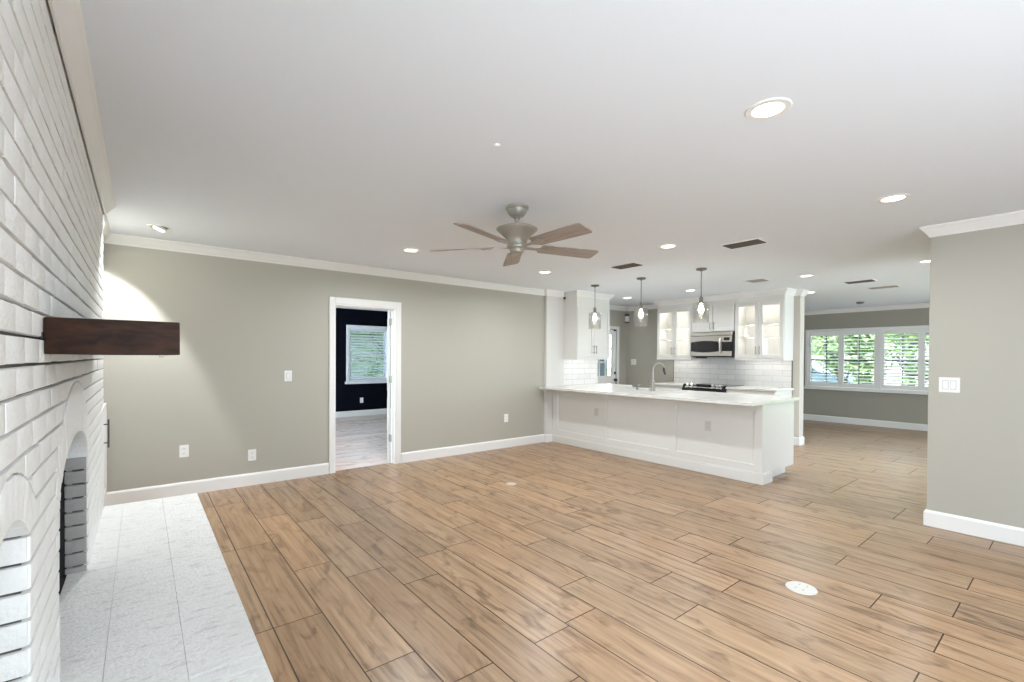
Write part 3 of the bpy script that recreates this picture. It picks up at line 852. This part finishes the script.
# steel fascia around the window, built as two curved plates and the side plates
prism(bm, [(0, .355)]+[(0, .245)]+top+[(.745, .25), (.745, .355)], 'y', -.016, .012)
prism(bm, [(0, .012), (.745, .012), (.745, .09)]+list(reversed(bot))+[(0, .098)], 'y', -.016, .012)
box(bm, 0, .012, -.016, .012, .098, .245)
box(bm, .555, .575, -.016, .012, .09, .25)
done('fascia', bm, M['steel'], mw)
bm = bmesh.new(); prism(bm, bot+list(reversed(top)), 'y', -.010, .010); done('door_window', bm, M['black'], mw)
part('vent_grille', M['steel'], mw, (0, .75, -.012, .012, .362, .422), bev=.004)
part('control_panel', M['black'], mw, (.577, .742, -.012, .012, .088, .252), bev=.002)
part('display', M['black'], mw, (.61, .71, -.019, -.014, .275, .325), bev=.002)
bm = bmesh.new(); tube(bm, [(.56, -.018, .05), (.557, -.05, .09), (.557, -.055, .18), (.557, -.05, .28), (.56, -.018, .32)], .011, 12); done('handle', bm, M['steel'], mw, smooth=50)
part('underside', M['darkgrey'], mw, (.03, .73, .03, .39, -.012, 0), bev=.002)
bm = bmesh.new(); box(bm, .06, .24, .05, .15, -.03, -.012, bev=.006); done('filter_lamp', bm, M['darkgrey'], mw)

# base cabinets and counter on the range wall
def base_cab(label, y_left, w):
    c = thing('base_cabinet', label, 'cabinet', (7.46, y_left, 0), R(-90), group='white base cabinets')
    part('cabinet_box', M['cabinet'], c, (0, w, 0, .63, .10, .872))
    part('toe_kick', M['cabinet'], c, (.01, w-.01, .06, .63, 0, .10), bev=0)
    d = part('drawer', M['cabinet'], c, (.006, w-.006, -.02, -.001, .70, .862), bev=.003)
    bm = bmesh.new(); tube(bm, [(w/2-.07, -.05, .78), (w/2+.07, -.05, .78)], .006, 8)
    for s in (-.05, .05): tube(bm, [(w/2+s, -.02, .78), (w/2+s, -.05, .78)], .0045, 8)
    done('handle', bm, M['nickel'], d)
    for a, b, hx in ((.006, w/2-.003, w/2-.03), (w/2+.003, w-.006, w/2+.03)):
        shaker(c, a, b, .11, .692, hx, (.53, .66))
    return c
base_cab('base cabinet left of the range', 5.08, .60)
base_cab('base cabinet right of the range', 3.705, .745)
c2 = thing('countertop', 'short white quartz counter left of the range', 'countertop', (7.77, 4.78, .873))
part('slab', M['quartz'], c2, (-.345, .328, -.297, .31, 0, .032), bev=.003)
c3 = thing('countertop', 'white quartz counter right of the range under the glass cabinet', 'countertop', (7.77, 3.33, .873))
part('slab', M['quartz'], c3, (-.345, .328, -.40, .372, 0, .032), bev=.003)

# range
rg = thing('kitchen_range', 'black slide-in range with steel knobs between the base cabinets', 'range', (7.42, 4.476, 0), R(-90))
part('body', M['black_matte'], rg, (.004, .758, .03, .665, .06, .895))
part('oven_door', M['black'], rg, (.004, .758, 0, .03, .20, .79), bev=.004)
part('cooktop', M['black'], rg, (0, .762, .02, .665, .895, .912), bev=.003)
bm = bmesh.new(); prism(bm, [(-.015, .80), (.03, .80), (.09, .925), (.055, .925), (-.015, .845)], 'x', .002, .760); done('control_panel', bm, M['black'], rg)
bm = bmesh.new(); prism(bm, [(-.004, .868), (.058, .929), (.10, .929), (.10, .921), (.06, .921)], 'x', .05, .71); done('control_fascia', bm, M['steel'], rg)
part('display', M['black'], rg, (.25, .50, .005, .06, .90, .932), bev=.002)
for x in (.10, .18, .56, .63, .69):
    bm = bmesh.new(); tube(bm, [(x, .035, .895), (x, -.005, .925)], [.022, .018], 14); done('knob', bm, M['steel'], rg, smooth=40)
bm = bmesh.new(); tube(bm, [(.06, -.045, .75), (.70, -.045, .75)], .011, 10); tube(bm, [(.10, 0, .75), (.10, -.045, .75)], .008, 8); tube(bm, [(.66, 0, .75), (.66, -.045, .75)], .008, 8)
done('oven_handle', bm, M['steel'], rg)
part('drawer', M['black'], rg, (.004, .758, 0, .03, .07, .19), bev=.003)

# kitchen glass door
d2 = thing('door_2', 'white kitchen door with nine small glass panes', 'door', (7.35, 6.20, 0), kind='structure')
bm = bmesh.new()
box(bm, -.49, -.415, -.018, 0, 0, 2.03, bev=.004); box(bm, .415, .49, -.018, 0, 0, 2.03, bev=.004); box(bm, -.415, .415, -.018, 0, 1.965, 2.03, bev=.004)
done('casing', bm, M['trim'], d2)
bm = bmesh.new()
for b in ((-.41, -.30, .01, .05, .01, 1.955), (.30, .41, .01, .05, .01, 1.955), (-.30, .30, .01, .05, 1.85, 1.955), (-.30, .30, .01, .05, .80, 1.0), (-.30, .30, .01, .05, .01, .20), (-.30, .30, .02, .04, .20, .80)):
    box(bm, *b, bev=.002)
done('door_slab', bm, M['trim'], d2)
bm = bmesh.new()
for x in (-.1, .1): box(bm, x-.015, x+.015, .015, .045, 1.0, 1.85)
for z in (1.283, 1.567): box(bm, -.30, .30, .015, .045, z-.015, z+.015)
done('muntins', bm, M['trim'], d2)
part('glass_pane', M['glass'], d2, (-.30, .30, .028, .032, 1.0, 1.85), bev=0)
bm = bmesh.new(); lathe(bm, [(.03, 0), (.03, .01), (.012, .015), (.012, .03), (.028, .04), (.028, .055), (.01, .062)], 18)
for v in bm.verts: v.co = Vector((v.co.x+.375, .01-v.co.z, v.co.y+.915))
done('knob', bm, M['darkgrey'], d2, smooth=40)
bm = bmesh.new(); lathe(bm, [(.026, 0), (.026, .018), (.012, .022)], 18)
for v in bm.verts: v.co = Vector((v.co.x+.375, .01-v.co.z, v.co.y+1.06))
done('deadbolt', bm, M['darkgrey'], d2, smooth=40)
part('closer', M['darkgrey'], d2, (.33, .40, -.012, .01, 1.93, 1.965), bev=.002)

# ------------------------------------------------------------------ wall plates and small fittings
def outlet(label, loc, rz, material=None, group='electrical outlets'):
    o = thing('electrical_outlet', label, 'outlet', loc, rz, group=group)
    part('cover_plate', material or M['white_plastic'], o, (-.038, .038, -.006, 0, -.06, .06), bev=.002)
    for z in (-.024, .024):
        r = part('receptacle', material or M['white_plastic'], o, (-.017, .017, -.008, -.005, z-.015, z+.015), bev=.001)
        for x in (-.0065, .0065):
            part('slot', M['slot'], r, (x-.0015, x+.0015, -.0085, -.0075, z-.004, z+.008), bev=0)
    return o
outlet('white outlet on the greige wall beside the hearth', (.326, YB, .431), 0)
outlet('white outlet low on the wall just left of the doorway', (.914, YB, .317), 0)
outlet('white outlet low on the wall right of the doorway near the peninsula', (4.32, YB, .448), 0)
outlet('white outlet on the dark navy bedroom wall under the window', (3.99, 10.55, .36), 0)
outlet('putty coloured outlet in the left panel of the peninsula', (PX+.012, 4.555, .567), R(-90), M['outlet_paint'])
outlet('putty coloured outlet in the right panel of the peninsula', (PX+.012, 2.83, .567), R(-90), M['outlet_paint'])

def switch(label, loc, rz, gangs):
    o = thing('light_switch', label, 'light switch', loc, rz)
    w = .0625 if gangs > 1 else .038
    part('cover_plate', M['white_plastic'], o, (-w, w, -.006, 0, -.06, .06), bev=.002)
    for k in range(gangs):
        x = (k-(gangs-1)/2)*.046
        part('rocker', M['white_plastic'], o, (x-.016, x+.016, -.0085, -.005, -.033, .033), bev=.002)
        part('rocker_gap', M['slot'], o, (x-.0175, x+.0175, -.0064, -.0058, -.035, .035), bev=0)
    return o
switch('white single light switch on the greige wall left of the doorway', (1.265, YB, 1.146), 0, 1)
switch('wide white multi switch plate on the right wall', (5.06, .703, 1.163), R(-90), 2)
switch('white double light switch on the kitchen wall right of the glass door', (8.10, 6.01, 1.29), R(-90), 2)

sn = thing('corner_sensor', 'small white and dark sensor high in the kitchen corner', 'sensor', (8.08, 6.18, 2.14), R(-45))
part('housing', M['white_plastic'], sn, (-.04, .04, -.06, .0, 0, .12), bev=.008)
part('cap', M['darkgrey'], sn, (-.045, .045, -.065, .0, .12, .165), (-.045, .045, -.065, 0, -.03, 0), bev=.006)
sb = thing('wall_camera', 'tiny dark sensor at the top of the pale cabinet side', 'sensor', (5.499, 5.46, 2.335), R(-90))
part('puck', M['darkgrey'], sb, (-.018, .018, -.03, 0, 0, .04), bev=.006)
part('mount', M['white_plastic'], sb, (-.022, .022, -.004, 0, -.015, .045), bev=.001)
cpd = thing('ceiling_disc', 'tiny round white disc on the ceiling in front of the fan', 'ceiling fitting', (1.43, 1.92, H))
bm = bmesh.new(); lathe(bm, [(.004, -.010), (.014, -.008), (.018, -.003), (.018, 0)], 20); done('cap', bm, M['white_plastic'], cpd, smooth=50)

fo = thing('floor_outlet', 'round white floor outlet cover in the foreground planks', 'floor outlet', (3.062, 1.058, 0))
bm = bmesh.new(); lathe(bm, [(.082, 0), (.080, .004), (.066, .006)], 40); done('rim', bm, M['floor_cover'], fo, smooth=30)
bm = bmesh.new(); lathe(bm, [(.064, .004), (.064, .0065)], 40); done('lid', bm, M['floor_cover'], fo)
for x, y in ((-.03, .02), (-.03, -.02), (.03, .02), (.03, -.02)):
    part('slot', M['outlet_slot'], fo, (x-.014, x+.014, y-.002, y+.002, .006, .0070), bev=0)
fo2 = thing('floor_outlet', 'small round beige floor cover in the middle of the living room', 'floor outlet', (3.111, 3.889, 0))
bm = bmesh.new(); lathe(bm, [(.058, 0), (.056, .004), (.046, .006), (.040, .004)], 32); done('rim', bm, M['beige_cover'], fo2, smooth=30)
bm = bmesh.new(); lathe(bm, [(.038, .002), (.038, .005)], 32); done('lid', bm, M['beige_cover'], fo2)

# ------------------------------------------------------------------ ceiling vents
def vent(label, x, y, lx, ly, material, rz=0):
    v = thing('ceiling_vent', label, 'vent', (x, y, H), rz, group='ceiling air vents')
    f = .022; a, b = lx/2, ly/2
    bm = bmesh.new()
    for q in ((-a, a, -b, -b+f, -.008, 0), (-a, a, b-f, b, -.008, 0), (-a, -a+f, -b+f, b-f, -.008, 0), (a-f, a, -b+f, b-f, -.008, 0)):
        box(bm, *q, bev=.002)
    done('frame', bm, M['white_plastic'], v)
    bm = bmesh.new(); n = max(3, int((lx-2*f)/.018))
    for k in range(n):
        x0 = -a+f+(k+.5)*(lx-2*f)/n
        prism(bm, [(x0-.008, -.002), (x0+.004, -.013), (x0+.007, -.012), (x0-.005, -.001)], 'y', -b+f, b-f)
    done('slats', bm, material, v)
    part('duct', M['black_matte'], v, (-a+f, a-f, -b+f, b-f, -.001, 0), bev=0)
vent('large dark ceiling vent right of the hanging lamps', 4.445, 2.055, .23, .37, M['vent'])
vent('dark ceiling vent behind the fan, left of the hanging lamps', 4.46, 3.42, .23, .37, M['vent'])
vent('small square ceiling vent in front of the right glass cabinet', 6.65, 2.89, .26, .26, M['vent_pale'])
vent('narrow dark ceiling vent beyond the kitchen, nearer of two', 7.80, 2.015, .24, .36, M['vent'])
vent('narrow pale ceiling vent beyond the kitchen, farther of two', 8.66, 1.945, .24, .38, M['vent_pale'])
sm = thing('smoke_detector', 'tiny dark ceiling detector in the far dining room', 'detector', (10.62, 2.73, H))
bm = bmesh.new(); lathe(bm, [(.03, -.035), (.055, -.028), (.065, -.01), (.065, 0)], 24); done('housing', bm, M['vent'], sm, smooth=40)

# ------------------------------------------------------------------ recessed lights
def downlight(label, x, y, watts, gimbal=None, spread=165):
    d = thing('recessed_light', label, 'ceiling light', (x, y, H), group='recessed ceiling lights')
    bm = bmesh.new(); lathe(bm, [(.064, -.006), (.088, -.006), (.092, -.002), (.092, 0), (.064, 0)], 36, cap=False)
    done('trim_ring', bm, M['white_plastic'], d, smooth=40)
    bm = bmesh.new()
    if gimbal:
        lathe(bm, [(.045, -.020), (.052, -.014), (.052, .0)], 28)
        for v in bm.verts:
            v.co = Matrix.Rotation(R(22), 3, 'Y') @ v.co + Vector((0, 0, -.002))
        o = done('gimbal_lamp', bm, M['white_plastic'], d, smooth=40)
        bm = bmesh.new(); lathe(bm, [(.042, -.0225), (.042, -.0205)], 28)
        for v in bm.verts:
            v.co = Matrix.Rotation(R(22), 3, 'Y') @ v.co + Vector((0, 0, -.002))
        done('lens', bm, M['lens'], d)
        bm = bmesh.new(); lathe(bm, [(.064, -.001), (.064, 0)], 28); done('well', bm, M['vent_pale'], d)
    else:
        lathe(bm, [(.064, -.004), (.064, 0)], 32); done('lens', bm, M['lens'], d)
    if gimbal:
        ld = bpy.data.lights.new('lamp', 'SPOT'); ld.spot_size = R(118); ld.spot_blend = .2; ld.shadow_soft_size = .04
    else:
        ld = bpy.data.lights.new('lamp', 'AREA'); ld.shape = 'DISK'; ld.size = .075; ld.spread = R(spread)
    ld.energy = watts; ld.color = (.93, .975, 1)
    lo = bpy.data.objects.new('lamp', ld); COL.objects.link(lo); lo.parent = d; lo.location = (0, 0, -.03 if gimbal else -.012)
    if gimbal: lo.rotation_euler = gimbal
    return d
downlight('large bright recessed light nearest the camera', 2.142, .893, LAMP_W)
downlight('bright recessed light left of the right wall corner', 3.97, .845, LAMP_W*.65)
downlight('recessed light near the back wall left of the fan', 2.151, 4.344, LAMP_W*1.4)
downlight('recessed light right of the fan in front of the vent', 3.995, 2.574, LAMP_W)
downlight('recessed light just below the right fan blade near the back wall', 4.012, 4.347, LAMP_W*1.25)
downlight('recessed light between the left and middle hanging lamps', 6.829, 5.219, LAMP_W*.55, spread=160)
downlight('recessed light just left of the rightmost hanging lamp', 6.845, 3.999, LAMP_W*.6, spread=150)
downlight('recessed light right of the kitchen above the cabinets corner', 6.774, 2.324, LAMP_W*.7, spread=140)
downlight('recessed light at the corner of the kitchen wall end', 8.50, 2.86, LAMP_W*.5, spread=150)
downlight('recessed light cut off by the edge of the right wall', 6.777, 1.13, LAMP_W*.7)
downlight('tilted eyeball recessed light in the corner beyond the brick', .127, 4.952, LAMP_W*10.5, gimbal=(R(-4), R(33), 0))
downlight('added fill light out of view behind the camera at left', 2.142, -.85, LAMP_W)  # unseen lamp continuing the ceiling grid, added for brightness
downlight('added fill light out of view over the near end of the hearth', .127, -.2, LAMP_W*.6)  # unseen lamp added to fill the left side

# ------------------------------------------------------------------ pendants
def pendant(label, y):
    p = thing('pendant_lamp', label, 'pendant lamp', (5.30, y, H), group='glass pendant lamps over the peninsula')
    bm = bmesh.new(); lathe(bm, [(.008, -.035), (.022, -.026), (.055, -.020), (.062, -.012), (.062, 0)], 28); done('canopy', bm, M['pewter'], p, smooth=40)
    bm = bmesh.new(); tube(bm, [(0, 0, -.03), (0, 0, -.34)], .005, 10); done('rod', bm, M['pewter'], p)
    bm = bmesh.new(); lathe(bm, [(.010, -.33), (.016, -.345), (.022, -.36), (.022, -.405), (.030, -.41), (.030, -.42)], 24); done('socket', bm, M['pewter'], p, smooth=40)
    bm = bmesh.new(); lathe(bm, [(.028, -.405), (.088, -.412), (.092, -.418), (.092, -.655)], 36, cap=False)
    o = done('glass_shade', bm, M['jar'], p, smooth=40); sm_ = o.modifiers.new('thickness', 'SOLIDIFY'); sm_.thickness = .004
    bm = bmesh.new(); lathe(bm, [(.012, -.42), (.014, -.445), (.030, -.475), (.034, -.50), (.028, -.525), (.010, -.54)], 24); done('bulb', bm, M['bulb'], p, smooth=60)
    ld = bpy.data.lights.new('lamp', 'POINT'); ld.energy = 1.6; ld.color = (1, .94, .86); ld.shadow_soft_size = .035
    lo = bpy.data.objects.new('lamp', ld); COL.objects.link(lo); lo.parent = p; lo.location = (0, 0, -.58)
pendant('leftmost glass pendant lamp, in front of the solid white upper cabinet', 4.64)
pendant('middle glass pendant lamp, in front of the bare greige kitchen wall', 3.82)
pendant('rightmost glass pendant lamp, in front of the microwave cabinets', 2.955)

# ------------------------------------------------------------------ ceiling fan
fan = thing('ceiling_fan', 'antique nickel ceiling fan with five grey-brown wooden blades', 'ceiling fan', (2.131, 2.61, H))
bm = bmesh.new(); lathe(bm, [(.030, -.074), (.046, -.070), (.062, -.052), (.072, -.030), (.074, -.020), (.083, -.016), (.084, 0)], 36); done('canopy', bm, M['fan_metal'], fan, smooth=40)
bm = bmesh.new(); lathe(bm, [(.016, -.15), (.016, -.09)], 18); lathe(bm, [(.022, -.086), (.026, -.080), (.022, -.072)], 20); done('downrod', bm, M['fan_metal'], fan, smooth=40)
bm = bmesh.new(); lathe(bm, [(.070, -.262), (.074, -.245), (.084, -.228), (.106, -.207), (.135, -.180), (.148, -.168), (.150, -.162), (.142, -.156), (.120, -.150), (.06, -.143), (.030, -.138)], 44); done('motor_housing', bm, M['fan_metal'], fan, smooth=35)
bm = bmesh.new(); lathe(bm, [(.058, -.305), (.072, -.300), (.074, -.285), (.066, -.278), (.066, -.262)], 36); done('flywheel', bm, M['fan_metal'], fan, smooth=35)
bm = bmesh.new(); lathe(bm, [(.030, -.336), (.048, -.330), (.052, -.318), (.052, -.304)], 32); done('switch_housing', bm, M['fan_metal'], fan, smooth=40)
for k in range(5):
    a = R(55.5+72*k); pit = R(-13)
    Mx = Matrix.Rotation(a, 4, 'Z') @ Matrix.Translation((0, 0, -.287)) @ Matrix.Rotation(pit, 4, 'X')
    bm = bmesh.new()
    out = [(.185, -.052), (.20, -.060), (.60, -.070), (.648, -.066), (.66, -.05), (.655, .058), (.645, .068), (.60, .070), (.20, .060), (.185, .052)]
    prism(bm, out, 'z', -.003, .004)
    bl_ = done('blade', bm, M['fan_wood'], fan); bl_.matrix_local = Mx
    bm = bmesh.new()
    prism(bm, [(.06, -.016), (.15, -.012), (.19, -.034), (.24, -.036), (.268, -.018), (.275, 0), (.268, .018), (.24, .036), (.19, .034), (.15, .012), (.06, .016)], 'z', -.010, -.0035)
    for x, y in ((.20, -.02), (.20, .02), (.25, 0)): lathe(bm, [(.006, -.013), (.006, -.010)], 10, x, y, 0)
    done('blade_iron', bm, M['fan_metal'], bl_)

# ------------------------------------------------------------------ outdoors, seen through the windows
struct('ground', M['lawn'], 'green lawn outside the far window', (11.93, 60, -30, 34, -.25, -.15), (-20, 60, 34, 60, -.25, -.15), (-20, 11.93, 10.7, 34, -.25, -.15), (5.73, 11.93, 6.4, 10.7, -.25, -.15), cat='lawn')
struct('ground', M['drive'], 'pale driveway on the lawn outside the far window', (19, 27, 1.5, 18, -.149, -.12), cat='driveway')
struct('ground', M['terrace'], 'paved terrace added out of view to bounce daylight indoors', (-8, 11.92, -14, -2.43, -.25, -.05), (-8, -.40, -2.43, 5.66, -.25, -.05), (-8, .27, 5.66, 10.69, -.25, -.05), (5.21, 11.92, -2.43, .69, -.25, -.05), cat='terrace')  # unseen pale paving added to throw sunlight up onto the ceilings

def tree(label, x, y, h, r, material, n=1500, trunk=1.4, seed=1):
    t = thing('tree', label, 'tree', (x, y, -.15), group='trees outside the far window')
    rg_ = random.Random(seed)
    bm = bmesh.new(); tube(bm, [(0, 0, 0), (.05, .03, trunk*.6), (0, .1, trunk+.8), (.1, 0, h*.8)], [.16, .12, .09, .03], 8)
    for k in range(6):
        a = k*1.05; z = trunk+.2+k*.25
        tube(bm, [(0, .05, z), (math.cos(a)*r*.7, math.sin(a)*r*.7, z+.9)], [.05, .015], 6)
    done('trunk', bm, M['bark'], t)
    bm = bmesh.new()
    cl_ = [(rg_.gauss(0, r*.42), rg_.gauss(0, r*.42), trunk+.3+rg_.random()*(h-trunk-.3), r*rg_.uniform(.3, .55)) for _ in range(16)]
    for _ in range(n):
        c = rg_.choice(cl_)
        v = Vector((rg_.gauss(0, 1), rg_.gauss(0, 1), rg_.gauss(0, 1))).normalized()*c[3]*rg_.uniform(.5, 1.05)
        p = Vector(c[:3])+v
        if p.z < trunk*.45: continue
        u = Vector((rg_.gauss(0, 1), rg_.gauss(0, 1), rg_.gauss(0, 1))).normalized(); w = u.orthogonal().normalized(); s = rg_.uniform(.07, .15)
        bm.faces.new([bm.verts.new(q) for q in (p-u*s, p+w*s*.45, p+u*s, p-w*s*.45)])
    done('foliage', bm, material, t)
    return t
tree('bushy green tree outside the second shutter from the left', 15.4, 4.3, 3.2, .85, M['leaf2'], 2000, .35, 2)
tree('dark green tree outside the third shutter from the left', 18.6, 3.4, 4.2, 1.2, M['leaf'], 2000, .5, 3)
tree('low green shrub-like tree outside the rightmost shutter', 15.4, 1.3, 2.6, .8, M['leaf2'], 1200, .2, 4)
tree('tall leafy tree over the driveway outside the leftmost shutter', 28.0, 10.2, 6.0, 1.7, M['leaf'], 1600, 1.7, 5)
tree('round green tree outside the bedroom window', 7.0, 15.5, 3.0, 1.3, M['leaf2'], 1200, .5, 6)

# parked car
car = thing('car', 'slate blue car parked on the driveway outside the far window', 'car', (21.5, 7.4, -.12), R(78))
bm = bmesh.new()
prism(bm, [(-2.1, .30), (-2.15, .62), (-1.95, .85), (-1.05, .95), (-.55, 1.38), (.75, 1.42), (1.45, .98), (2.05, .90), (2.15, .60), (2.1, .30)], 'y', -.82, .82)
bmesh.ops.bevel(bm, geom=list(bm.edges), offset=.05, segments=2, affect='EDGES')
done('body', bm, M['car'], car, smooth=40)
bm = bmesh.new()
for s in (-1, 1):
    prism(bm, [(-.95, .98), (-.52, 1.32), (.72, 1.35), (1.25, 1.0)], 'y', s*.815, s*.83)
done('side_window', bm, M['black'], car)
for x in (-1.3, 1.35):
    for s in (-1, 1):
        bm = bmesh.new(); tube(bm, [(x, s*.62, .32), (x, s*.85, .32)], .32, 24)
        wv = done('wheel', bm, M['tyre'], car)
        bm = bmesh.new(); tube(bm, [(x, s*.85, .32), (x, s*.86, .32)], .19, 18); done('hubcap', bm, M['steel'], wv)

hs = thing('neighbour_house', 'pale stucco house across the driveway outside the far window', 'house', (32, 13, -.15))
part('wall', M['stucco'], hs, (0, 6, -8, 8, 0, 2.9), bev=0)
bm = bmesh.new(); prism(bm, [(-.6, 2.85), (3, 4.6), (6.6, 2.85)], 'y', -8.5, 8.5); done('roof', bm, M['roof'], hs)
for y in (-5, -1, 4):
    f = part('window', M['trim'], hs, (-.04, .02, y-.8, y+.8, .9, 2.2)); part('pane', M['black'], f, (-.05, -.03, y-.72, y+.72, .98, 2.12), bev=0)
fn = thing('garden_fence', 'blue-grey board fence outside the kitchen glass door', 'fence', (8.5, 9.2, -.15))
bm = bmesh.new()
for k in range(26): box(bm, -2.6+k*.2+.004, -2.4+k*.2-.004, 0, .02, .0, 1.75)
done('boards', bm, M['fence'], fn)
part('rails', M['fence'], fn, (-2.6, 2.6, .02, .06, .3, .4), (-2.6, 2.6, .02, .06, 1.4, 1.5), bev=0)
hb = thing('neighbour_house', 'pale house wall outside the bedroom window', 'house', (4.5, 16.5, -.15))
part('wall', M['stucco'], hb, (-6, 6, 3, 6, 0, 2.6), bev=0)
bm = bmesh.new(); prism(bm, [(2.5, 2.55), (4.5, 3.6), (6.5, 2.55)], 'x', -6.4, 6.4); done('roof', bm, M['roof'], hb)
